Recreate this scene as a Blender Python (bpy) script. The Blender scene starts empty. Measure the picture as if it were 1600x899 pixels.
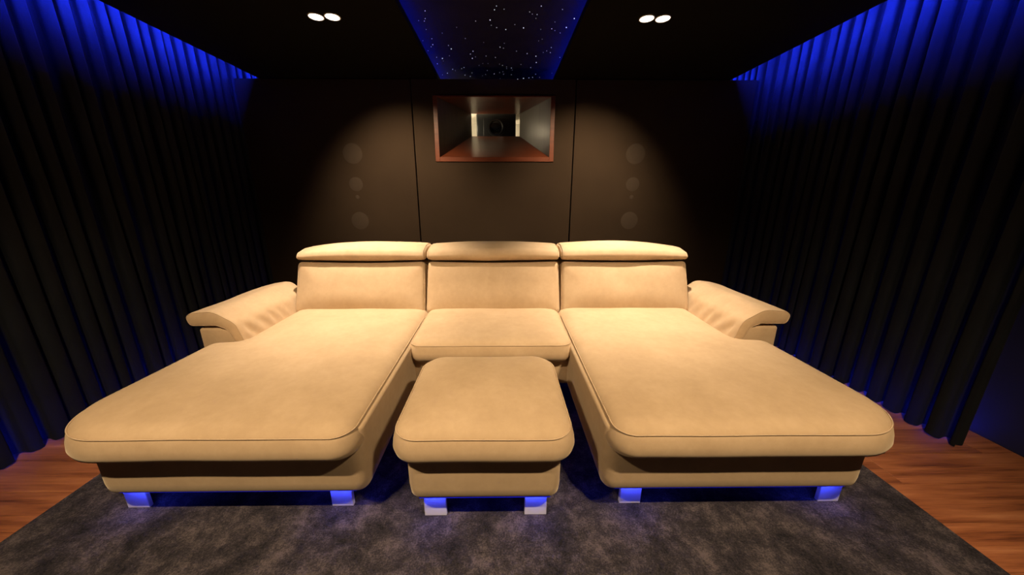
import bpy, bmesh, math, random
import numpy as np
from mathutils import Vector, Matrix, noise
from mathutils.geometry import delaunay_2d_cdt

random.seed(7)
scene = bpy.context.scene
col = scene.collection

# ------------------------------------------------------------------ camera
CAM_H = 1.3
F_PX = 520.0
YAW = math.radians(0.6)
PITCH = math.atan(142.5 / F_PX)
cam_data = bpy.data.cameras.new('camera')
cam_data.sensor_fit = 'HORIZONTAL'
cam_data.sensor_width = 36.0
cam_data.lens = 36.0 * F_PX / 1600.0
cam_data.shift_x = (800.0 - (785.0 + F_PX * math.tan(YAW))) / 1600.0
cam_data.clip_start = 0.02
cam = bpy.data.objects.new('camera', cam_data)
col.objects.link(cam)
cam.location = (0, 0, CAM_H)
cam.rotation_euler = (math.pi / 2 - PITCH, 0, -YAW)
scene.camera = cam

# ------------------------------------------------------------------ world, exposure
world = bpy.data.worlds.new('world')
scene.world = world
world.use_nodes = True
world.node_tree.nodes['Background'].inputs['Color'].default_value = (0, 0, 0, 1)
world.node_tree.nodes['Background'].inputs['Strength'].default_value = 0.0
vs = scene.view_settings
vs.view_transform = 'Standard'
vs.look = 'None'
vs.gamma = 1.0
vs.use_curve_mapping = False
vs.exposure = 0.0

# light strengths (the lamps themselves are built further down)
LAMP_WALL_W = 300.0
LAMP_SEAT_W = 345.0
LAMP_FRONT_W = 140.0
WARM = (1.0, 0.75, 0.46)
WARM_SEAT = (1.0, 0.82, 0.62)
BLUE = (0.012, 0.03, 1.0)
LED_CURTAIN = 800.0
LED_STAR = 34.0
LED_SOFA = 2.0
LED_FLOOR = 90.0

CX = -0.07            # centre line of the sofa, wall and ceiling

# ------------------------------------------------------------------ helpers
def new_mat(name, base=(0.5, 0.5, 0.5), rough=0.6, **kw):
    m = bpy.data.materials.new(name)
    m.use_nodes = True
    b = m.node_tree.nodes['Principled BSDF']
    b.inputs['Base Color'].default_value = (*base, 1)
    b.inputs['Roughness'].default_value = rough
    for k, v in kw.items():
        b.inputs[k].default_value = v
    return m, m.node_tree.nodes, m.node_tree.links, b

def ramp(nodes, stops):
    r = nodes.new('ShaderNodeValToRGB')
    e = r.color_ramp.elements
    while len(e) < len(stops):
        e.new(0.5)
    for el, (p, c) in zip(e, stops):
        el.position = p
        el.color = (*c, 1)
    return r

def noise_node(nodes, links, vec, scale, detail=4, rough=0.55):
    n = nodes.new('ShaderNodeTexNoise')
    n.inputs['Scale'].default_value = scale
    n.inputs['Detail'].default_value = detail
    n.inputs['Roughness'].default_value = rough
    links.new(vec, n.inputs['Vector'])
    return n

def bump(nodes, links, height, bsdf, strength, dist):
    b = nodes.new('ShaderNodeBump')
    b.inputs['Strength'].default_value = strength
    b.inputs['Distance'].default_value = dist
    links.new(height, b.inputs['Height'])
    links.new(b.outputs['Normal'], bsdf.inputs['Normal'])
    return b

def emit_mat(name, colour, strength):
    m = bpy.data.materials.new(name)
    m.use_nodes = True
    nt = m.node_tree
    nt.nodes.clear()
    o = nt.nodes.new('ShaderNodeOutputMaterial')
    e = nt.nodes.new('ShaderNodeEmission')
    e.inputs['Color'].default_value = (*colour, 1)
    e.inputs['Strength'].default_value = strength
    nt.links.new(e.outputs[0], o.inputs[0])
    return m

def link(name, mesh, mat, parent=None, smooth=False):
    if mat is not None and not mesh.materials:
        mesh.materials.append(mat)
    if smooth:
        mesh.polygons.foreach_set('use_smooth', [True] * len(mesh.polygons))
    o = bpy.data.objects.new(name, mesh)
    col.objects.link(o)
    if parent is not None:
        o.parent = parent
    return o

def mesh_from(name, verts, faces):
    me = bpy.data.meshes.new(name)
    me.from_pydata([tuple(v) for v in verts], [], faces)
    me.validate()
    bm = bmesh.new()
    bm.from_mesh(me)
    bmesh.ops.recalc_face_normals(bm, faces=bm.faces)
    bm.to_mesh(me)
    bm.free()
    me.update()
    return me

def bm_box(bm, x0, x1, y0, y1, z0, z1, bevel=0.0, seg=2):
    r = bmesh.ops.create_cube(bm, size=1.0)
    for v in r['verts']:
        v.co = Vector((x0 + (v.co.x + .5) * (x1 - x0), y0 + (v.co.y + .5) * (y1 - y0), z0 + (v.co.z + .5) * (z1 - z0)))
    if bevel > 0:
        ed = list({e for v in r['verts'] for e in v.link_edges})
        bmesh.ops.bevel(bm, geom=ed, offset=bevel, segments=seg, affect='EDGES', profile=0.5)

def box_mesh(name, boxes, bevel=0.0, seg=2):
    bm = bmesh.new()
    for b in boxes:
        bm_box(bm, *b, bevel=bevel, seg=seg)
    me = bpy.data.meshes.new(name)
    bm.to_mesh(me)
    bm.free()
    return me

def box(name, b, mat, parent=None, bevel=0.0, seg=2):
    return link(name, box_mesh(name, [b], bevel, seg), mat, parent)

def empty(name, loc=(0, 0, 0), rz=0.0):
    o = bpy.data.objects.new(name, None)
    o.empty_display_size = 0.1
    col.objects.link(o)
    o.location = loc
    o.rotation_euler = (0, 0, rz)
    return o

def tag(o, label=None, cat=None, group=None, kind=None):
    if label: o['label'] = label
    if cat: o['category'] = cat
    if group: o['group'] = group
    if kind: o['kind'] = kind
    return o

def rounded(pts, ds=0.02):
    """closed CCW polygon with a radius per corner -> dense outline"""
    n = len(pts)
    raw = []
    for i in range(n):
        p = Vector(pts[i][:2]); r = pts[i][2]
        a = Vector(pts[i - 1][:2]); b = Vector(pts[(i + 1) % n][:2])
        d0 = (a - p).normalized(); d1 = (b - p).normalized()
        if r <= 1e-6:
            raw.append(p); continue
        ang = d0.angle(d1)
        t = r / math.tan(ang / 2)
        p0 = p + d0 * t; p1 = p + d1 * t
        c = p + (d0 + d1).normalized() * (r / math.sin(ang / 2))
        v0 = p0 - c; v1 = p1 - c
        sw = v0.angle_signed(v1)      # clockwise positive
        k = max(3, int(abs(sw) * r / ds) + 2)
        for j in range(k + 1):
            an = -sw * j / k
            raw.append(c + Vector((v0.x * math.cos(an) - v0.y * math.sin(an), v0.x * math.sin(an) + v0.y * math.cos(an))))
    out = []
    m = len(raw)
    for i in range(m):
        a = raw[i]; b = raw[(i + 1) % m]
        L = (b - a).length
        if L < 1e-5: continue
        k = max(1, int(round(L / ds)))
        for j in range(k):
            out.append(a.lerp(b, j / k))
    return out

def inset_dirs(outl):
    n = len(outl)
    res = []
    for i in range(n):
        t = (outl[(i + 1) % n] - outl[i - 1])
        t.normalize()
        res.append(Vector((-t.y, t.x)))        # left of travel = inward for CCW
    return res

def cushion_mesh(name, outl, prof, frame, crown=0.0, L=0.2, grid=0.04, cap0=False, disp=None):
    """rings of the outline following prof (inset, height); puffy cap on top"""
    nrm = inset_dirs(outl)
    n = len(outl)
    V = []; Fc = []
    for (ins, h) in prof:
        for p, q in zip(outl, nrm):
            V.append((p.x + q.x * ins, p.y + q.y * ins, h))
    for k in range(len(prof) - 1):
        for i in range(n):
            j = (i + 1) % n
            Fc.append((k * n + i, k * n + j, (k + 1) * n + j, (k + 1) * n + i))
    def cap(k, sign, crown_):
        ring = [Vector(V[k * n + i][:2]) for i in range(n)]
        h0 = V[k * n][2]
        R = np.array([(p.x, p.y) for p in ring])
        A = R; B = np.roll(R, -1, axis=0)
        xs = np.arange(R[:, 0].min() + grid * .5, R[:, 0].max(), grid)
        ys = np.arange(R[:, 1].min() + grid * .5, R[:, 1].max(), grid)
        def dist(P):
            AB = B - A
            t = ((P[:, None, :] - A) * AB).sum(2) / ((AB ** 2).sum(1) + 1e-12)
            t = np.clip(t, 0, 1)
            D = P[:, None, :] - (A + t[:, :, None] * AB)
            return np.sqrt((D ** 2).sum(2)).min(1)
        def inside(P):
            x = P[:, 0][:, None]; y = P[:, 1][:, None]
            c = ((A[:, 1] > y) != (B[:, 1] > y)) & (x < (B[:, 0] - A[:, 0]) * (y - A[:, 1]) / (B[:, 1] - A[:, 1] + 1e-12) + A[:, 0])
            return c.sum(1) % 2 == 1
        P = np.array([(x, y) for x in xs for y in ys]) if len(xs) and len(ys) else np.zeros((0, 2))
        pts = list(ring)
        if len(P):
            ok = inside(P); P = P[ok]
        if len(P):
            d = dist(P); P = P[d > grid * .45]
            pts += [Vector(p) for p in P]
        r = delaunay_2d_cdt(pts, [(i, (i + 1) % n) for i in range(n)], [list(range(n))], 1, 1e-6)
        vv = np.array([(p.x, p.y) for p in r[0]])
        dd = np.minimum(dist(vv) / L, 1.0)
        hh = h0 + sign * crown_ * (1 - (1 - dd) ** 2)
        base = len(V)
        remap = []
        for i, src in enumerate(r[3]):
            s = [q for q in src if q < n]
            if s:
                remap.append(k * n + s[0])
            else:
                remap.append(len(V)); V.append((vv[i][0], vv[i][1], hh[i]))
        for f in r[2]:
            g = [remap[q] for q in f]
            if len(set(g)) > 2:
                Fc.append(tuple(g))
    cap(len(prof) - 1, 1, crown)
    if cap0:
        cap(0, -1, crown)
    else:
        Fc.append(tuple(range(n))[::-1])
    W = []
    for v in V:
        w = frame(*v)
        if disp: w = disp(Vector(w))
        W.append(tuple(w))
    return mesh_from(name, W, Fc)

def tube_mesh(name, path, r, closed=True, sides=6):
    n = len(path); V = []; Fc = []
    path = [Vector(p) for p in path]
    up = Vector((0.13, 0.21, 0.97))
    for i in range(n):
        t = (path[(i + 1) % n] - path[i - 1]) if closed else (path[min(i + 1, n - 1)] - path[max(i - 1, 0)])
        t.normalize()
        a = t.cross(up)
        if a.length < 0.2: a = t.cross(Vector((1, 0, 0)))
        a.normalize(); b = t.cross(a)
        for s in range(sides):
            an = 2 * math.pi * s / sides
            V.append(path[i] + a * (r * math.cos(an)) + b * (r * math.sin(an)))
    for i in range(n if closed else n - 1):
        j = (i + 1) % n
        for s in range(sides):
            q = (s + 1) % sides
            Fc.append((i * sides + s, i * sides + q, j * sides + q, j * sides + s))
    return mesh_from(name, V, Fc)

def piping(outl, ins, h, frame, r, mat, parent, disp=None, sel=None):
    nrm = inset_dirs(outl)
    path = []
    for p, q in zip(outl, nrm):
        w = Vector(frame(p.x + q.x * ins, p.y + q.y * ins, h))
        if disp: w = disp(w)
        path.append(w)
    closed = True
    if sel:
        keep = [sel(w) for w in path]
        if not all(keep):
            best = []
            for s0 in range(len(path)):
                if keep[s0] and not keep[s0 - 1]:
                    out = []
                    for k in range(len(path)):
                        if not keep[(s0 + k) % len(path)]: break
                        out.append(path[(s0 + k) % len(path)])
                    if len(out) > len(best): best = out
            out = best
            path = out; closed = False
    return link('piping', tube_mesh('piping', path, r, closed), mat, parent, True)

XYZ = lambda u, v, h: (u, v, h)

# ------------------------------------------------------------------ materials
# beige suede microfibre
M_suede, nd, lk, b = new_mat('beige_suede', rough=0.85)
tc = nd.new('ShaderNodeTexCoord')
n1 = noise_node(nd, lk, tc.outputs['Object'], 5.0, 6, 0.6)
n2 = noise_node(nd, lk, tc.outputs['Object'], 420.0, 2, 0.6)
n3 = noise_node(nd, lk, tc.outputs['Object'], 30.0, 5, 0.7)
mx = nd.new('ShaderNodeMix'); mx.data_type = 'FLOAT'; mx.inputs[0].default_value = 0.35
lk.new(n1.outputs['Fac'], mx.inputs[2]); lk.new(n3.outputs['Fac'], mx.inputs[3])
r = ramp(nd, [(0.30, (0.40, 0.278, 0.166)), (0.5, (0.455, 0.322, 0.196)), (0.72, (0.515, 0.371, 0.234))])
lk.new(mx.outputs[0], r.inputs['Fac'])
lk.new(r.outputs['Color'], b.inputs['Base Color'])
b.inputs['Sheen Weight'].default_value = 0.35
b.inputs['Sheen Roughness'].default_value = 0.45
b.inputs['Sheen Tint'].default_value = (1.0, 0.85, 0.62, 1)
b.inputs['Specular IOR Level'].default_value = 0.15
bump(nd, lk, n2.outputs['Fac'], b, 0.12, 0.002)

M_piping, nd, lk, b = new_mat('beige_piping', (0.46, 0.335, 0.215), 0.85)
b.inputs['Specular IOR Level'].default_value = 0.15

M_leg, nd, lk, b = new_mat('brushed_aluminium_leg', (0.82, 0.82, 0.84), 0.42)
b.inputs['Metallic'].default_value = 0.25
tc = nd.new('ShaderNodeTexCoord')
mp = nd.new('ShaderNodeMapping'); mp.inputs['Scale'].default_value = (1, 1, 60)
lk.new(tc.outputs['Object'], mp.inputs['Vector'])
n1 = noise_node(nd, lk, mp.outputs[0], 12, 3)
bump(nd, lk, n1.outputs['Fac'], b, 0.05, 0.001)

def fabric(name, c0, c1, scale, weave, rough=0.95, spec=0.1, sheen=0.0):
    m, nd, lk, b = new_mat(name, c0, rough)
    tc = nd.new('ShaderNodeTexCoord')
    n = noise_node(nd, lk, tc.outputs['Object'], scale, 5)
    r = ramp(nd, [(0.3, c0), (0.7, c1)])
    lk.new(n.outputs['Fac'], r.inputs['Fac'])
    lk.new(r.outputs['Color'], b.inputs['Base Color'])
    w = noise_node(nd, lk, tc.outputs['Object'], weave, 2)
    bump(nd, lk, w.outputs['Fac'], b, 0.25, 0.001)
    b.inputs['Specular IOR Level'].default_value = spec
    b.inputs['Sheen Weight'].default_value = sheen
    return m

M_curtain = fabric('charcoal_velvet_curtain', (0.012, 0.0135, 0.0155), (0.016, 0.0178, 0.020), 6, 500, 0.9, 0.12, 0.02)
nd, lk = M_curtain.node_tree.nodes, M_curtain.node_tree.links
tr = nd.new('ShaderNodeBsdfTranslucent'); tr.inputs['Color'].default_value = (0.05, 0.05, 0.055, 1)
ms = nd.new('ShaderNodeMixShader'); ms.inputs[0].default_value = 0.25
lk.new(nd['Principled BSDF'].outputs[0], ms.inputs[1]); lk.new(tr.outputs[0], ms.inputs[2])
lk.new(ms.outputs[0], nd['Material Output'].inputs['Surface'])
M_panel = fabric('black_acoustic_fabric', (0.0195, 0.0126, 0.0082), (0.023, 0.015, 0.0098), 3, 700, 0.95, 0.08)
M_driver = fabric('fabric_over_driver', (0.027, 0.0195, 0.0145), (0.031, 0.022, 0.0165), 20, 700, 0.9, 0.1)
M_black = fabric('matt_black_paint', (0.0022, 0.002, 0.0018), (0.003, 0.0026, 0.0023), 4, 200, 0.9, 0.1)
M_wallside = fabric('dark_grey_wall_paint', (0.022, 0.022, 0.026), (0.026, 0.026, 0.030), 4, 200, 0.9, 0.1)
M_starpanel = fabric('black_star_felt', (0.010, 0.009, 0.014), (0.013, 0.012, 0.018), 4, 600, 0.95, 0.05)

# oak/cherry planks
M_plank, nd, lk, b = new_mat('reddish_wood_plank', rough=0.42)
tc = nd.new('ShaderNodeTexCoord'); oi = nd.new('ShaderNodeObjectInfo')
off = nd.new('ShaderNodeVectorMath'); off.operation = 'SCALE'
cmb = nd.new('ShaderNodeCombineXYZ')
for k in range(3): lk.new(oi.outputs['Random'], cmb.inputs[k])
lk.new(cmb.outputs[0], off.inputs[0]); off.inputs['Scale'].default_value = 37.0
add = nd.new('ShaderNodeVectorMath'); add.operation = 'ADD'
lk.new(tc.outputs['Object'], add.inputs[0]); lk.new(off.outputs[0], add.inputs[1])
mp = nd.new('ShaderNodeMapping'); mp.inputs['Scale'].default_value = (1.2, 14, 1)
lk.new(add.outputs[0], mp.inputs['Vector'])
n1 = noise_node(nd, lk, mp.outputs[0], 1.6, 8, 0.62)
mp2 = nd.new('ShaderNodeMapping'); mp2.inputs['Scale'].default_value = (3, 120, 1)
lk.new(add.outputs[0], mp2.inputs['Vector'])
n2 = noise_node(nd, lk, mp2.outputs[0], 2.0, 3, 0.6)
mx = nd.new('ShaderNodeMix'); mx.data_type = 'FLOAT'; mx.inputs[0].default_value = 0.3
lk.new(n1.outputs['Fac'], mx.inputs[2]); lk.new(n2.outputs['Fac'], mx.inputs[3])
r = ramp(nd, [(0.34, (0.10, 0.030, 0.013)), (0.47, (0.28, 0.092, 0.036)), (0.58, (0.39, 0.142, 0.058)), (0.70, (0.54, 0.24, 0.11))])
lk.new(mx.outputs[0], r.inputs['Fac'])
hs = nd.new('ShaderNodeHueSaturation')
mr = nd.new('ShaderNodeMapRange'); mr.inputs['To Min'].default_value = 0.86; mr.inputs['To Max'].default_value = 1.12
lk.new(oi.outputs['Random'], mr.inputs['Value']); lk.new(mr.outputs[0], hs.inputs['Value'])
lk.new(r.outputs['Color'], hs.inputs['Color']); lk.new(hs.outputs[0], b.inputs['Base Color'])
bump(nd, lk, mx.outputs[0], b, 0.12, 0.002)

# mottled rug
M_rug, nd, lk, b = new_mat('mottled_grey_rug', rough=1.0)
tc = nd.new('ShaderNodeTexCoord')
n1 = noise_node(nd, lk, tc.outputs['Object'], 7.5, 12, 0.80)
n1.inputs['Distortion'].default_value = 0.15
n2 = noise_node(nd, lk, tc.outputs['Object'], 160, 3, 0.7)
mx = nd.new('ShaderNodeMix'); mx.data_type = 'FLOAT'; mx.inputs[0].default_value = 0.28
lk.new(n1.outputs['Fac'], mx.inputs[2]); lk.new(n2.outputs['Fac'], mx.inputs[3])
r = ramp(nd, [(0.40, (0.018, 0.0165, 0.020)), (0.50, (0.050, 0.043, 0.049)), (0.60, (0.135, 0.110, 0.113))])
lk.new(mx.outputs[0], r.inputs['Fac']); lk.new(r.outputs['Color'], b.inputs['Base Color'])
b.inputs['Specular IOR Level'].default_value = 0.05
n3 = noise_node(nd, lk, tc.outputs['Object'], 230, 3, 0.8)
bump(nd, lk, n3.outputs['Fac'], b, 0.9, 0.006)

def wood(name, c0, c1, rough, axis=(1, 14, 14), sc=4):
    m, nd, lk, b = new_mat(name, c0, rough)
    tc = nd.new('ShaderNodeTexCoord')
    mp = nd.new('ShaderNodeMapping'); mp.inputs['Scale'].default_value = axis
    lk.new(tc.outputs['Object'], mp.inputs['Vector'])
    n = noise_node(nd, lk, mp.outputs[0], sc, 6)
    r = ramp(nd, [(0.3, c0), (0.7, c1)])
    lk.new(n.outputs['Fac'], r.inputs['Fac']); lk.new(r.outputs['Color'], b.inputs['Base Color'])
    return m
M_mahog = wood('mahogany_veneer', (0.058, 0.0145, 0.0065), (0.092, 0.024, 0.0105), 0.33)
M_mahog.node_tree.nodes['Principled BSDF'].inputs['Specular IOR Level'].default_value = 0.22
M_laminate = wood('grey_brown_laminate', (0.07, 0.062, 0.048), (0.10, 0.088, 0.07), 0.35, (14, 14, 1))
M_white, nd, lk, b = new_mat('white_closet_paint', (0.8, 0.78, 0.72), 0.7)
M_projbody, nd, lk, b = new_mat('black_projector_plastic', (0.007, 0.008, 0.0085), 0.35)
M_lens, nd, lk, b = new_mat('projector_lens_glass', (0.004, 0.005, 0.006), 0.05)
b.inputs['Coat Weight'].default_value = 1.0
M_chrome, nd, lk, b = new_mat('satin_metal_ring', (0.35, 0.36, 0.37), 0.25); b.inputs['Metallic'].default_value = 1.0
M_trim, nd, lk, b = new_mat('white_lamp_trim', (0.7, 0.68, 0.64), 0.4)
M_lamp = emit_mat('warm_lamp_glow', (1.0, 0.9, 0.74), 9.0)
M_led_curtain = emit_mat('blue_cove_led', BLUE, LED_CURTAIN)
M_led_star = emit_mat('blue_star_cove_led', BLUE, LED_STAR)
M_led_sofa = emit_mat('blue_sofa_led', BLUE, LED_SOFA)
M_leg_fill = emit_mat('blue_leg_fill', (0.03, 0.055, 1.0), 170.0)  # short pieces added to brighten the leg fronts
M_rim_glow = emit_mat('blue_rim_glow', (0.02, 0.025, 1.0), 0.4)  # weak emission standing in for blue light on the base's lower edge
M_led_floor = emit_mat('blue_floor_led', BLUE, LED_FLOOR)
M_star = emit_mat('fibre_star', (0.85, 0.9, 1.0), 1.6)
M_alu, nd, lk, b = new_mat('led_profile', (0.4, 0.4, 0.42), 0.4); b.inputs['Metallic'].default_value = 0.8

# ------------------------------------------------------------------ room shell
Y_FRONT, Y_WALL, Y_BACK = -2.3, 3.5, 5.0
X_L, X_R = -2.83, 2.69
Z_SOF, Z_CEIL = 2.36, 2.66
SOF_L, SOF_R = -2.258, 2.16
STAR_L, STAR_R = -0.598, 0.496

floor = tag(box('floor', (X_L, X_R, Y_FRONT, Y_BACK, -0.10, -0.012), M_black), kind='structure')
PW, PL = 0.19, 1.28
plank_me = box_mesh('plank', [(0, PL - 0.0012, 0, PW - 0.0012, -0.012, 0.0)], 0.0012, 1)
plank_me.materials.append(M_plank)
cut_cache = {}
def plank_of(length):
    k = round(length, 3)
    if k not in cut_cache:
        me = box_mesh('plank', [(0, k - 0.0012, 0, PW - 0.0012, -0.012, 0.0)], 0.0012, 1)
        me.materials.append(M_plank)
        cut_cache[k] = me
    return cut_cache[k]
row = 0
y = -0.28
while y < 3.45:
    x = X_L - [0.0, 0.83, 0.41, 1.05, 0.2, 0.62][row % 6]
    while x < X_R - 0.01:
        x0 = max(x, X_L); x1 = min(x + PL, X_R)
        if x1 - x0 > 0.03:
            me = plank_me if abs(x1 - x0 - PL) < 1e-4 else plank_of(x1 - x0)
            o = link('plank', me, None, floor)
            o.location = (x0, y, 0)
        x += PL
    y += PW; row += 1

tag(box('wall_left', (X_L - 0.1, X_L, Y_FRONT, Y_BACK, 0, Z_CEIL), M_wallside), kind='structure')
tag(box('wall_right', (X_R, X_R + 0.1, Y_FRONT, Y_BACK, 0, Z_CEIL), M_wallside), kind='structure')
tag(box('wall_front', (X_L, X_R, Y_FRONT - 0.1, Y_FRONT, 0, Z_CEIL), M_black), kind='structure')

# back wall: three fabric covered panels with open joints, in front of the masonry
wb = tag(box('wall_back', (X_L, X_R, Y_BACK, Y_BACK + 0.1, 0, Z_CEIL), M_black), kind='structure')
NX0, NX1, NZ0, NZ1 = -0.652, 0.504, 1.630, 2.213       # niche outer frame
WL, WR, J0, J1, WT = -2.55, 2.40, -0.853, 0.698, 2.352
G = 0.006
def panel(boxes):
    return link('wall_panel', box_mesh('wall_panel', boxes, 0.0), M_panel, wb)
def holed_panel(x0, x1, z0, z1, hx0, hx1, hz0, hz1, y0, y1):
    V = []
    for yy in (y0, y1):
        for (a, c) in ((x0, z0), (x1, z0), (x1, z1), (x0, z1), (hx0, hz0), (hx1, hz0), (hx1, hz1), (hx0, hz1)):
            V.append((a, yy, c))
    Fc = []
    for k in (0, 8):
        for i in range(4):
            j = (i + 1) % 4
            Fc.append((k + i, k + j, k + 4 + j, k + 4 + i))
    for i in range(4):
        j = (i + 1) % 4
        Fc.append((i, j, 8 + j, 8 + i)); Fc.append((4 + i, 4 + j, 12 + j, 12 + i))
    return link('wall_panel', mesh_from('wall_panel', V, Fc), M_panel, wb)
link('wall_panel', box_mesh('wall_panel', [(WL, J0 - G, Y_WALL, Y_WALL + 0.06, 0.0, WT)], 0.004), M_panel, wb)
link('wall_panel', box_mesh('wall_panel', [(J1 + G, WR, Y_WALL, Y_WALL + 0.06, 0.0, WT)], 0.004), M_panel, wb)
holed_panel(J0 + G, J1 - G, 0.0, WT, NX0, NX1, NZ0, NZ1, Y_WALL, Y_WALL + 0.06)
for xx in (J0, J1):                                     # dark battens behind the joints
    box('joint_batten', (xx - 0.03, xx + 0.03, Y_WALL + 0.061, Y_WALL + 0.08, 0.0, WT), M_black, wb)

# speakers showing through the fabric
def disc_mesh(name, r, dome, seg=40, rings=5):
    V = [(0, -dome, 0)]; Fc = []
    for k in range(1, rings + 1):
        q = k / rings
        for s in range(seg):
            a = 2 * math.pi * s / seg
            V.append((r * q * math.cos(a), -dome * (1 - q ** 4), r * q * math.sin(a)))
    for s in range(seg):
        Fc.append((0, 1 + s, 1 + (s + 1) % seg))
    for k in range(rings - 1):
        for s in range(seg):
            a = 1 + k * seg + s; c = 1 + k * seg + (s + 1) % seg
            Fc.append((a, a + seg, c + seg, c))
    return mesh_from(name, V, Fc)
for xs, side in ((-1.463, 'left'), (1.316, 'right')):
    e = empty('in_wall_speaker', (xs, Y_WALL, 1.0))
    tag(e, 'column of faint round speaker drivers behind the dark fabric wall, %s of the projector niche' % side, 'speaker', 'speakers behind the fabric wall')
    for nm, zz, rr in (('woofer', 1.704, 0.095), ('midrange_driver', 1.417, 0.068), ('tweeter', 1.29, 0.022), ('woofer', 1.058, 0.088)):
        o = link(nm, disc_mesh(nm, rr, 0.004), M_driver, e, True)
        o.location = (0, -0.0003, zz - 1.0)

# ------------------------------------------------------------------ ceiling
ceil = tag(box('ceiling', (X_L, X_R, Y_FRONT, Y_BACK, Z_CEIL, Z_CEIL + 0.1), M_black), kind='structure')
Z_SOFT = 2.40
for (x0, x1) in ((SOF_L, STAR_L), (STAR_R, SOF_R)):
    box('soffit_panel', (x0, x1, Y_FRONT, Y_BACK, Z_SOF, Z_SOFT), M_black, ceil)
box('soffit_panel', (STAR_L, STAR_R, 4.05, Y_BACK, Z_SOF, Z_SOFT), M_black, ceil)
# upstands close the curtain pockets and carry the cove LED strips
for sx, xe in ((-1, SOF_L), (1, SOF_R)):
    xa, xb = sorted((xe - sx * 0.03, xe - sx * 0.05))
    box('pocket_upstand', (xa, xb, Y_FRONT, Y_BACK, Z_SOFT, Z_CEIL), M_black, ceil)
    xa, xb = sorted((xe - sx * 0.022, xe - sx * 0.012))
    for ya, yb in ((1.2, 3.30), (3.57, 4.6)):
        box('led_strip', (xa, xb, ya, yb, Z_SOFT, Z_SOFT + 0.026), M_led_curtain, ceil)
    # star ceiling cove
for sx, xe in ((1, STAR_L), (-1, STAR_R)):
    xa, xb = sorted((xe - sx * 0.05, xe - sx * 0.036))
    box('led_strip', (xa, xb, 0.2, 4.0, Z_SOFT, Z_SOFT + 0.012), M_led_star, ceil)
    xa, xb = sorted((xe - sx * 0.11, xe - sx * 0.13))
    box('cove_upstand', (xa, xb, Y_FRONT, 4.1, Z_SOFT, 2.47), M_black, ceil)

Z_STAR = 2.47
sp = empty('star_ceiling', (CX, 2.0, Z_STAR))
tag(sp, 'black star ceiling strip dotted with tiny white lights and blue glowing edges', 'star ceiling')
o = box('star_board', (STAR_L - 0.13 - CX, STAR_R + 0.13 - CX, Y_FRONT - 2.0, 4.1 - 2.0, 0, 0.02), M_starpanel, sp)
bm = bmesh.new()
pts = []
tries = 0
while len(pts) < 280 and tries < 20000:
    tries += 1
    p = (random.uniform(STAR_L - 0.02, STAR_R + 0.02) - CX, random.uniform(0.2, 3.95) - 2.0)
    if all((p[0] - q[0]) ** 2 + (p[1] - q[1]) ** 2 > 0.032 ** 2 for q in pts):
        pts.append(p)
for (px, py) in pts:
    rr = random.choice((0.0012, 0.0014, 0.0018, 0.0024, 0.0034))
    bmesh.ops.create_icosphere(bm, subdivisions=1, radius=rr, matrix=Matrix.Translation((px, py, -0.001)))
me = bpy.data.meshes.new('star_lights'); bm.to_mesh(me); bm.free()
tag(link('star_lights', me, M_star, sp), 'tiny white star lights', kind='stuff')

# ------------------------------------------------------------------ downlights
def ring_mesh(name, r0, r1, h, seg=32):
    V = []; Fc = []
    for s in range(seg):
        a = 2 * math.pi * s / seg; c, sn = math.cos(a), math.sin(a)
        V += [(r0 * c, r0 * sn, 0.004), (r0 * c, r0 * sn, -h * .6), ((r0 + r1) / 2 * c, (r0 + r1) / 2 * sn, -h), (r1 * c, r1 * sn, -h * .5), (r1 * c, r1 * sn, 0.0)]
    for s in range(seg):
        t = (s + 1) % seg
        for k in range(4):
            Fc.append((s * 5 + k, t * 5 + k, t * 5 + k + 1, s * 5 + k + 1))
    return mesh_from(name, V, Fc)
ring_me = ring_mesh('trim_ring', 0.040, 0.047, 0.005); ring_me.materials.append(M_trim)
V = [(0, 0, -0.004)]; Fc = []
for s in range(32):
    a = 2 * math.pi * s / 32
    V.append((0.040 * math.cos(a), 0.040 * math.sin(a), -0.0025))
for s in range(32): Fc.append((0, 1 + s, 1 + (s + 1) % 32))
lens_me = mesh_from('lamp_lens', V, Fc); lens_me.materials.append(M_lamp)
def downlight(x, y, watts, aim, cone, label, group, colour=WARM):
    """gimbal lamp: a trim ring in the ceiling, a glowing lens and its beam towards aim"""
    e = empty('ceiling_downlight', (x, y, Z_SOF))
    tag(e, label, 'downlight', group)
    link('trim_ring', ring_me, None, e, True)
    link('lamp_lens', lens_me, None, e)
    l = bpy.data.lights.new('downlight_lamp', 'SPOT')
    l.energy = watts
    l.color = colour
    l.spot_size = math.radians(cone); l.spot_blend = 1.0
    l.shadow_soft_size = 0.025
    lo = bpy.data.objects.new('downlight_lamp', l)
    col.objects.link(lo); lo.parent = e
    lo.location = (0, 0, -0.03)
    dv = Vector(aim) - Vector((x, y, Z_SOF - 0.03))
    lo.rotation_euler = dv.to_track_quat('-Z', 'Y').to_euler()
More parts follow.
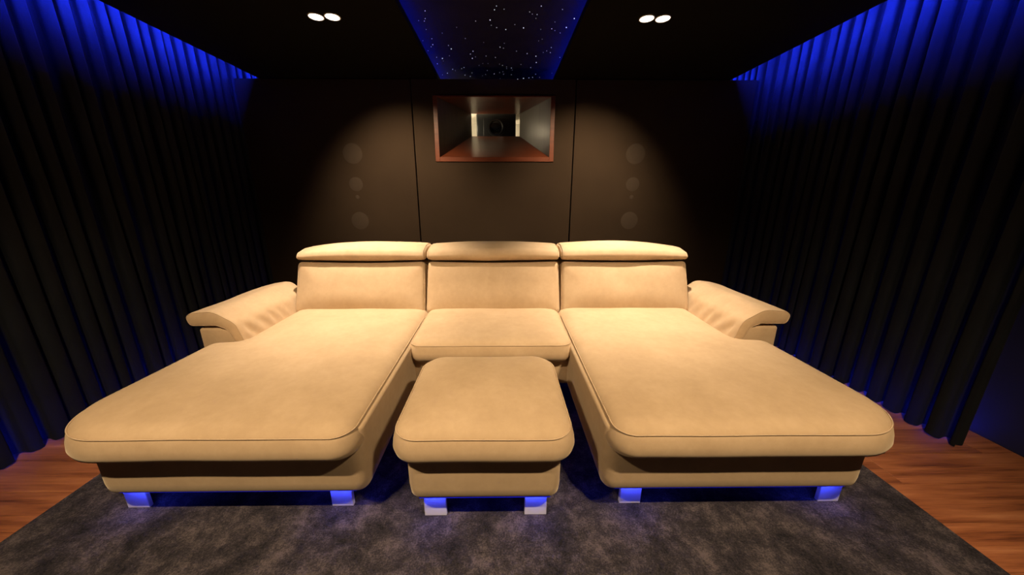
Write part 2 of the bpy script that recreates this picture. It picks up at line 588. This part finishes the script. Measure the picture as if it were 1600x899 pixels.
for sx, side in ((-1, 'left'), (1, 'right')):
    for dx in (-0.05, 0.05):
        which = 'left' if dx < 0 else 'right'
        x = CX + sx * 1.015 + dx
        inner = dx * sx < 0
        if inner:
            downlight(x, 2.41, LAMP_WALL_W, (CX + sx * 0.84, 3.5, 1.12), 80,
                      'round white-hot ceiling downlight, the %s one of the pair on the %s' % (which, side), 'downlights by the back wall')
        else:
            downlight(x, 2.41, LAMP_SEAT_W, (CX + sx * 0.98, 2.40, 0.60), 72,
                      'round white-hot ceiling downlight, the %s one of the pair on the %s' % (which, side), 'downlights by the back wall', WARM_SEAT)
        downlight(x, 0.10, LAMP_FRONT_W, (CX + sx * 1.0, 1.35, 0.3), 92,
                  'round ceiling downlight above the viewer, %s one of the %s pair' % (which, side), 'downlights near the viewer')

# ------------------------------------------------------------------ projector niche
pn = empty('projector_niche', (0, 0, 0))
tag(pn, 'deep tapering wooden niche with reddish frame in the back wall holding the projector', 'niche')
T = 0.042
Y0 = Y_WALL - 0.012; YR = 4.15
RX0, RX1, RZ0, RZ1 = -0.347, 0.201, 1.966, 2.200
def loft(name, front, rear, th, mat):
    """slab between a front edge and a rear edge (two points each), thickened along th"""
    a, c = [Vector(p) for p in front]; d, e2 = [Vector(p) for p in rear]
    t = Vector(th)
    V = [a, c, e2, d, a + t, c + t, e2 + t, d + t]
    Fc = [(0, 1, 2, 3), (7, 6, 5, 4), (0, 4, 5, 1), (1, 5, 6, 2), (2, 6, 7, 3), (3, 7, 4, 0)]
    return link(name, mesh_from(name, V, Fc), mat, pn)
ix0, ix1, iz0, iz1 = NX0 + T, NX1 - T, NZ0 + T, NZ1 - 0.012
box('frame_board', (NX0, ix0, Y0, Y_WALL + 0.06, NZ0, NZ1), M_mahog, pn, 0.002)
box('frame_board', (ix1, NX1, Y0, Y_WALL + 0.06, NZ0, NZ1), M_mahog, pn, 0.002)
box('frame_board', (ix0, ix1, Y0, Y_WALL + 0.06, NZ0, iz0), M_mahog, pn, 0.002)
box('frame_board', (ix0, ix1, Y0, Y_WALL + 0.06, iz1, NZ1), M_mahog, pn, 0.001)
YF = Y_WALL + 0.0
loft('niche_floor', ((ix0, YF, iz0), (ix1, YF, iz0)), ((RX0, YR, RZ0), (RX1, YR, RZ0)), (0, 0, -0.02), M_mahog)
loft('niche_top', ((ix0, YF, iz1), (ix1, YF, iz1)), ((RX0, YR, RZ1), (RX1, YR, RZ1)), (0, 0, 0.02), M_mahog)
for xf, xr, s in ((ix0, RX0, -1), (ix1, RX1, 1)):
    V = [Vector((xf, YF, iz0)), Vector((xr, YR, RZ0)), Vector((xr, YR, RZ1)), Vector((xf, YF, iz1))]
    V += [v + Vector((0.02 * s, 0, 0)) for v in V]
    link('niche_side', mesh_from('niche_side', V, [(0, 1, 2, 3), (7, 6, 5, 4), (0, 4, 5, 1), (1, 5, 6, 2), (2, 6, 7, 3), (3, 7, 4, 0)]), M_laminate, pn)
# white projector closet behind the tunnel
CH = (-0.62, 0.47, 4.17, 4.92, 1.945, 2.245)
for nm, bb in (('floor_closet', (CH[0], CH[1], CH[2], CH[3], CH[4] - 0.02, CH[4])),
               ('ceiling_closet', (CH[0], CH[1], CH[2], CH[3], CH[5], CH[5] + 0.02)),
               ('wall_closet_back', (CH[0], CH[1], CH[3], CH[3] + 0.02, CH[4], CH[5])),
               ('wall_closet_left', (CH[0] - 0.02, CH[0], CH[2], CH[3], CH[4], CH[5])),
               ('wall_closet_right', (CH[1], CH[1] + 0.02, CH[2], CH[3], CH[4], CH[5]))):
    tag(box(nm, bb, M_white), kind='structure')
for nm, loc, en in (('closet_lamp', (-0.415, 4.21, 2.09), 4.0), ('closet_lamp', (0.0, 4.84, 2.12), 1.6)):
    l = bpy.data.lights.new(nm, 'POINT'); l.energy = en; l.color = (1.0, 0.80, 0.52); l.shadow_soft_size = 0.03
    lo = bpy.data.objects.new(nm, l); col.objects.link(lo); lo.parent = wb; lo.location = loc

pr = empty('projector', (CX, 4.30, CH[4]))
tag(pr, 'black projector with round lens deep inside the wall niche', 'projector')
box('body', (-0.232, 0.232, 0.0, 0.42, 0.018, 0.292), M_projbody, pr, 0.012, 3)
box('front_bezel', (-0.15, 0.15, -0.008, 0.0, 0.035, 0.245), M_projbody, pr, 0.003)
for fx in (-0.17, 0.17):
    for fy in (0.05, 0.36):
        box('foot', (fx - 0.015, fx + 0.015, fy - 0.015, fy + 0.015, 0, 0.018), M_projbody, pr, 0.003)
def barrel(name, r0, r1, y0, y1, mat, parent):
    seg = 40; V = []; Fc = []
    for s in range(seg):
        a = 2 * math.pi * s / seg; c, sn = math.cos(a), math.sin(a)
        V += [(r1 * c, y1, r1 * sn), (r1 * c, y0, r1 * sn), (r0 * c, y0, r0 * sn), (r0 * .85 * c, y0 + 0.02, r0 * .85 * sn)]
    for s in range(seg):
        t = (s + 1) % seg
        for k in range(3):
            Fc.append((s * 4 + k, t * 4 + k, t * 4 + k + 1, s * 4 + k + 1))
    return link(name, mesh_from(name, V, Fc), mat, parent, False)
lb = barrel('lens_barrel', 0.085, 0.10, -0.03, 0.0, M_projbody, pr); lb.location = (0, 0, 0.14)
lr = barrel('lens_ring', 0.078, 0.082, -0.034, -0.008, M_chrome, lb)
lg = link('lens_glass', disc_mesh('lens_glass', 0.077, 0.014), M_lens, lb, True); lg.location = (0, -0.012, 0)
box('status_bar', (-0.06, 0.06, -0.012, -0.008, 0.022, 0.027), M_chrome, pr, 0.001)

# blue LED tape on the floor behind the curtains
for xa, ya in ((X_L + 0.13, 0.5), (X_R - 0.10, 1.62)):
    box('led_strip', (xa, xa + 0.012, ya, 4.6, 0.0, 0.008), M_led_floor, floor)

# ------------------------------------------------------------------ curtains
def curtain(name, x_face, sx, y0, y1, spacing, z1, seed, label):
    rnd = random.Random(seed)
    knots = [y0]
    while knots[-1] < y1:
        knots.append(knots[-1] + spacing * rnd.uniform(0.72, 1.32))
    amps = [rnd.uniform(0.7, 1.25) for _ in knots]
    deep = [rnd.uniform(-0.012, 0.012) for _ in knots]
    lean = [rnd.uniform(-0.012, 0.012) for _ in knots]
    per = 14
    zs = [0.006, 0.03, 0.08, 0.16, 0.28, 0.45, 0.65, 0.9, 1.15, 1.4, 1.65, 1.85, 2.0, 2.1, 2.2, 2.3, 2.4, 2.5, z1]
    cols_ = []
    for i in range(len(knots) - 1):
        for j in range(per):
            cols_.append((i, j / per))
    V = []; Fc = []
    nC = len(cols_); nZ = len(zs)
    for (i, t) in cols_:
        ya = knots[i]; yb = knots[i + 1]
        for z in zs:
            q = z / z1
            ph = 2 * math.pi * t
            am = amps[i] * (1 - t) + amps[i + 1] * t
            w = math.cos(ph)
            w = math.copysign(abs(w) ** 0.8, w)
            A = 0.034 * am * (0.85 + 0.35 * (1 - q))
            dp = deep[i] * (1 - t) + deep[i + 1] * t
            nn = noise.noise(Vector((i * 1.7 + t * 1.7, z * 0.9, seed))) * 0.010 * (1.2 - q)
            y = ya + (yb - ya) * t + 0.018 * math.sin(2 * ph) * am + (lean[i] * (1 - t) + lean[i + 1] * t) * (1 - q) + nn
            x = x_face + sx * (A * w + dp * (1.3 - q)) + nn * .6
            V.append((x, y, z + (0.004 * math.sin(i * 2.1) if z < 0.01 else 0)))
    for a in range(nC - 1):
        for k in range(nZ - 1):
            Fc.append((a * nZ + k, (a + 1) * nZ + k, (a + 1) * nZ + k + 1, a * nZ + k + 1))
    o = link(name, mesh_from(name, V, Fc), M_curtain, None, True)
    tag(o, label, 'curtain')
    return o
curtain('pleated_curtain', -2.50, 1, 0.55, 4.55, 0.089, 2.62, 3, 'long dark pleated curtain along the left wall, blue lit at the top')
curtain('pleated_curtain', 2.45, -1, 1.46, 4.55, 0.104, 2.62, 11, 'long dark pleated curtain along the right wall, ending before bare wall')

# ------------------------------------------------------------------ rug
def rug():
    outl = rounded([(-1.945, 0.05, .01), (1.795, 0.05, .01), (1.795, 3.0, .01), (-1.945, 3.0, .01)], 0.06)
    me = cushion_mesh('rug', outl, [(0.0, 0.0), (0.0, 0.007), (0.004, 0.011), (0.01, 0.012)], XYZ, 0.0, 0.2, 0.12)
    o = link('area_rug', me, M_rug, None, True)
    tag(o, 'mottled dark grey-brown area rug under the sofa and footstool', 'rug')
rug()
ZR = 0.012

# ------------------------------------------------------------------ sofa
sofa = empty('sectional_sofa', (0, 0, 0))
tag(sofa, 'wide beige suede U-shaped sofa with two chaises, three headrests and blue underglow', 'sofa')
Z_BASE = 0.153

def soft(seed, amp, fr):
    def f(w):
        n = noise.noise(Vector((w.x * fr + seed, w.y * fr, w.z * fr)))
        return Vector((w.x, w.y, w.z + n * amp))
    return f

SEAT_PROF = [(0.05, 0.345), (0.022, 0.350), (0.006, 0.364), (0.0, 0.385), (0.003, 0.41), (0.010, 0.435), (0.018, 0.452), (0.028, 0.464), (0.045, 0.475), (0.072, 0.483)]
def seat(name, pts, parent, seed, crown=0.016, L=0.3, sel=None, ds=0.018, prof=SEAT_PROF):
    outl = rounded(pts, ds)
    d = soft(seed, 0.004, 3.0)
    o = link(name, cushion_mesh(name, outl, prof, XYZ, crown, L, 0.035, disp=d), M_suede, parent, True)
    piping(outl, 0.0165, 0.4535, XYZ, 0.0028, M_piping, o, d, sel)
    return o
BASE_PROF = [(0.022, Z_BASE), (0.012, Z_BASE + 0.003), (0.004, Z_BASE + 0.014), (0.0, Z_BASE + 0.05), (0.0, 0.30), (0.0, 0.428), (0.006, 0.444)]
def base(name, pts, parent, prof=BASE_PROF):
    outl = rounded(pts, 0.02)
    return link(name, cushion_mesh(name, outl, prof, XYZ, 0.0, 0.2, 0.08), M_suede, parent, True)

leg_me = box_mesh('leg', [(-0.046, 0.046, 0.0, 0.018, 0.0, Z_BASE - ZR + 0.003)], 0.003, 2)
leg_me.materials.append(M_leg)
def leg(x, y, parent):
    o = link('leg', leg_me, None, parent)
    o.location = (x, y, ZR)
    return o
def led(x0, x1, y0, y1, parent):
    return tag(box('led_strip', (x0, x1, y0, y1, Z_BASE - 0.004, Z_BASE + 0.002), M_led_sofa, parent, 0.001, 1), 'blue LED strip under the base')

def rail(x0, x1, yf, parent, legs):
    """added rail shields the rug; short LED pieces added behind it light only the legs"""
    box('added_rail', (x0, x1, yf, yf + 0.006, Z_BASE - 0.013, Z_BASE + 0.004), M_suede, parent, 0.002, 2)
    box('rim_glow', (x0, x1, yf + 0.0005, yf + 0.0055, Z_BASE - 0.0175, Z_BASE - 0.0125), M_rim_glow, parent, 0.001, 1)  # added glow line in place of blue-lit fabric along the rim
    for lx in legs:
        tag(box('led_strip', (lx - 0.042, lx + 0.042, yf + 0.0065, yf + 0.0075, Z_BASE - 0.013, Z_BASE - 0.001), M_leg_fill, parent), 'blue LED piece added to light a leg')

# mirrored chaises: X given for the left one relative to the centre line
def mir(pts, s):
    q = [(CX + s * p[0], p[1], p[2]) for p in pts]
    return q if s > 0 else q[::-1]
# in local coordinates u grows outward
CH_PTS = [(0.472, 1.008, 0.095), (1.662, 1.008, 0.24), (1.662, 1.845, 0.085), (1.495, 1.865, 0.03), (1.495, 2.50, 0.03), (0.482, 2.50, 0.03)]
CB_PTS = [(0.4705, 1.072, 0.05), (1.535, 1.072, 0.06), (1.535, 2.62, 0.05), (0.4705, 2.62, 0.05)]
for s, side in ((-1, 'left'), (1, 'right')):
    seat('chaise_cushion', mir(CH_PTS, s), sofa, 3.1 + s, sel=lambda w: w.y < 1.8 or (w.y < 2.3 and abs(w.x - CX) < 1.0))
    base('chaise_base', mir(CB_PTS, s), sofa)
    for u in (0.62, 1.49):
        leg(CX + s * u, 1.142, sofa)
        leg(CX + s * u, 2.42, sofa)
    a, c = sorted((CX + s * 0.53, CX + s * 1.49)); rail(a, c, 1.100, sofa, [CX + s * 0.62, CX + s * 1.447])
    for u in (0.535, 1.495):
        a, c = sorted((CX + s * u, CX + s * (u + 0.01))); led(a, c, 1.15, 2.5, sofa)

# middle seat
seat('seat_cushion', [(CX - 0.497, 1.775, 0.09), (CX + 0.497, 1.775, 0.09), (CX + 0.507, 2.50, 0.03), (CX - 0.507, 2.50, 0.03)], sofa, 9.0, sel=lambda w: w.y < 2.3,
     prof=[(0.055, 0.335), (0.03, 0.342), (0.012, 0.365)] + SEAT_PROF[3:])
base('seat_base', [(CX - 0.488, 1.86, 0.02), (CX + 0.488, 1.86, 0.02), (CX + 0.488, 2.62, 0.02), (CX - 0.488, 2.62, 0.02)], sofa)
led(CX - 0.45, CX + 0.45, 1.90, 1.91, sofa)

# backrests
BY0, BZ0, BY1, BZ1 = 2.362, 0.455, 2.487, 0.826
ax = Vector((0, BY1 - BY0, BZ1 - BZ0)); BL = ax.length; ax.normalize()
fw = Vector((0, -ax.z, ax.y))
def back_frame_fn(u, v, h):
    return (u, BY0 + ax.y * v + fw.y * h, BZ0 + ax.z * v + fw.z * h)
def backrest(x0, x1, seed, z_lift=0.0):
    outl = rounded([(x0 + 0.004, 0.0, 0.03), (x1 - 0.004, 0.0, 0.03), (x1 - 0.012, BL, 0.03), (x0 + 0.012, BL, 0.03)], 0.015)
    def d(w):
        n = noise.noise(Vector((w.x * 4 + seed, w.z * 5, 2.0)))
        w.y -= 0.005 * n
        u = (w.x - x0) / (x1 - x0); t = (w.z - BZ0) / (BZ1 - BZ0)
        if w.y < 2.47:
            w.y -= 0.012 * math.sin(math.pi * min(max(u, 0), 1)) * math.exp(-((t - 0.30) / 0.22) ** 2)
        w.z -= 0.010 * math.sin(math.pi * min(max(u, 0), 1)) * max(0, t) ** 3
        return w
    o = link('backrest', cushion_mesh('backrest', outl, [(0.004, -0.17), (0.0, -0.15), (0.0, -0.03), (0.004, -0.014), (0.014, -0.004), (0.03, 0.0)], back_frame_fn, 0.016, 0.16, 0.03, disp=d), M_suede, sofa, True)
    piping(outl, 0.003, -0.014, back_frame_fn, 0.0022, M_piping, o, d)
MB = [CX - 1.488, CX - 0.508, CX + 0.508, CX + 1.488]
HS = [(2.463, 0.862, .03), (2.505, 0.832, .03), (2.80, 0.83, .03), (2.83, 0.90, .04), (2.74, 0.948, .08), (2.60, 0.952, .07), (2.49, 0.918, .05)]
def headrest(x0, x1, seed, droop_l, droop_r):
    outl = rounded(HS, 0.014)
    wdt = x1 - x0
    def fr(u, v, h): return (h, u, v)
    def d(w):
        u = (w.x - x0) / wdt
        k = max(0.0, (w.z - 0.835) / 0.115)
        w.z -= k * (droop_l * max(0, 1 - u / 0.55) ** 2.2 + droop_r * max(0, 1 - (1 - u) / 0.55) ** 2.2)
        w.z += 0.0035 * noise.noise(Vector((w.x * 4 + seed, w.y * 5, 1)))
        w.y += 0.004 * noise.noise(Vector((w.x * 4 + seed, 7, w.z * 5)))
        # lower lip sags in the middle
        if w.z < 0.87: w.z -= 0.007 * math.sin(math.pi * min(max(u, 0), 1)) * (0.87 - w.z) / 0.04
        return w
    m = 24
    prof = [(0.035, x0 + 0.003), (0.016, x0 + 0.007), (0.004, x0 + 0.017), (0.0, x0 + 0.035)]
    prof += [(0.0, x0 + 0.035 + (wdt - 0.07) * k / m) for k in range(1, m)]
    prof += [(0.0, x1 - 0.035), (0.004, x1 - 0.017), (0.016, x1 - 0.007), (0.035, x1 - 0.003)]
    o = link('headrest', cushion_mesh('headrest', outl, prof, fr, 0.004, 0.05, 0.03, cap0=True, disp=d), M_suede, sofa, True)
    for ins, hx in ((0.003, x0 + 0.018), (0.003, x1 - 0.018)):
        piping(outl, ins, hx, fr, 0.0022, M_piping, o, d)
backrest(MB[0], MB[1], 1.0); backrest(MB[1], MB[2], 5.0); backrest(MB[2], MB[3], 8.0)
headrest(MB[0] + 0.002, MB[1] - 0.001, 1.0, 0.045, 0.018)
headrest(MB[1] + 0.001, MB[2] - 0.001, 4.0, 0.020, 0.020)
headrest(MB[2] + 0.001, MB[3] - 0.002, 7.0, 0.018, 0.045)
box('back_frame', (MB[0] + 0.01, MB[3] - 0.01, 2.60, 2.84, Z_BASE, 0.80), M_suede, sofa, 0.03, 3)

# armrests: a padded slab that drapes over the arm box and flares outwards
def arm(s):
    # (outward u, z) profile, counter-clockwise seen with u to the right
    P = [(1.470, 0.43, .01), (1.535, 0.43, .01), (1.572, 0.535, .04), (1.63, 0.560, .03), (1.785, 0.556, .03), (1.80, 0.615, .028), (1.765, 0.638, .02), (1.635, 0.652, .11), (1.515, 0.575, .09)]
    P = [(p[0], p[1], p[2]) for p in P]
    outl = rounded(P, 0.012)
    y0, y1 = 1.858, 2.60
    def fr(u, v, h): return (CX + s * u, h, v)
    def d(w):
        u = abs(w.x - CX)
        # gathers along the inner lower edge
        t = (w.y - y0) / (y1 - y0)
        k = math.exp(-((w.z - 0.50) / 0.055) ** 2) * (1 if u < 1.57 else 0) * min(1, max(0, t * 12)) * max(0, 1 - t * 1.15)
        ph = w.y * 62 + 3 * noise.noise(Vector((w.y * 5, s * 3, 0))) + (w.z - 0.5) * 30
        w.x += s * 0.010 * k * math.sin(ph)
        w.z += 0.005 * noise.noise(Vector((w.x * 5, w.y * 4, s * 4.0)))
        # back end falls gently, outer edge tucks in
        e = max(0.0, (t - 0.75) / 0.25)
        w.x -= s * 0.05 * e * e * max(0, (u - 1.55) / 0.25)
        return w
    m = 70
    prof = [(0.016, y0), (0.006, y0 + 0.003), (0.001, y0 + 0.009), (0.0, y0 + 0.018)]
    prof += [(0.0, y0 + 0.018 + (y1 - 0.03 - y0 - 0.018) * k / m) for k in range(1, m + 1)]
    prof += [(0.006, y1 - 0.01), (0.018, y1)]
    o = link('armrest', cushion_mesh('armrest', outl, prof, fr, 0.003, 0.03, 0.02, cap0=True, disp=d), M_suede, sofa, True)
    piping(outl, 0.003, y0 + 0.005, fr, 0.0025, M_piping, o, d)
    a, c = sorted((CX + s * 1.505, CX + s * 1.752))
    bm = bmesh.new(); bm_box(bm, a, c, 1.872, 2.66, Z_BASE, 0.538, 0.018, 3)
    me = bpy.data.meshes.new('arm_base'); bm.to_mesh(me); bm.free()
    link('arm_base', me, M_suede, sofa, True)
    leg(CX + s * 1.67, 1.92, sofa)
    a, c = sorted((CX + s * 1.70, CX + s * 1.71)); led(a, c, 1.95, 2.6, sofa)
arm(-1); arm(1)

# ------------------------------------------------------------------ footstool
ot = empty('footstool', (0, 0, 0))
tag(ot, 'square beige suede footstool with blue lit legs between the two chaises', 'footstool')
OX = -0.073
seat('cushion', [(OX - 0.352, 0.993, 0.11), (OX + 0.352, 0.993, 0.11), (OX + 0.352, 1.66, 0.13), (OX - 0.352, 1.66, 0.13)], ot, 15.0, crown=0.022, L=0.26, ds=0.015)
base('base', [(OX - 0.30, 1.038, 0.05), (OX + 0.30, 1.038, 0.05), (OX + 0.30, 1.61, 0.06), (OX - 0.30, 1.61, 0.06)], ot)
for u in (-0.208, 0.208):
    leg(OX + u, 1.092, ot); leg(OX + u, 1.49, ot)
rail(OX - 0.262, OX + 0.262, 1.062, ot, [OX - 0.208, OX + 0.208])
for u in (-0.262, 0.252):
    led(OX + u, OX + u + 0.01, 1.10, 1.55, ot)
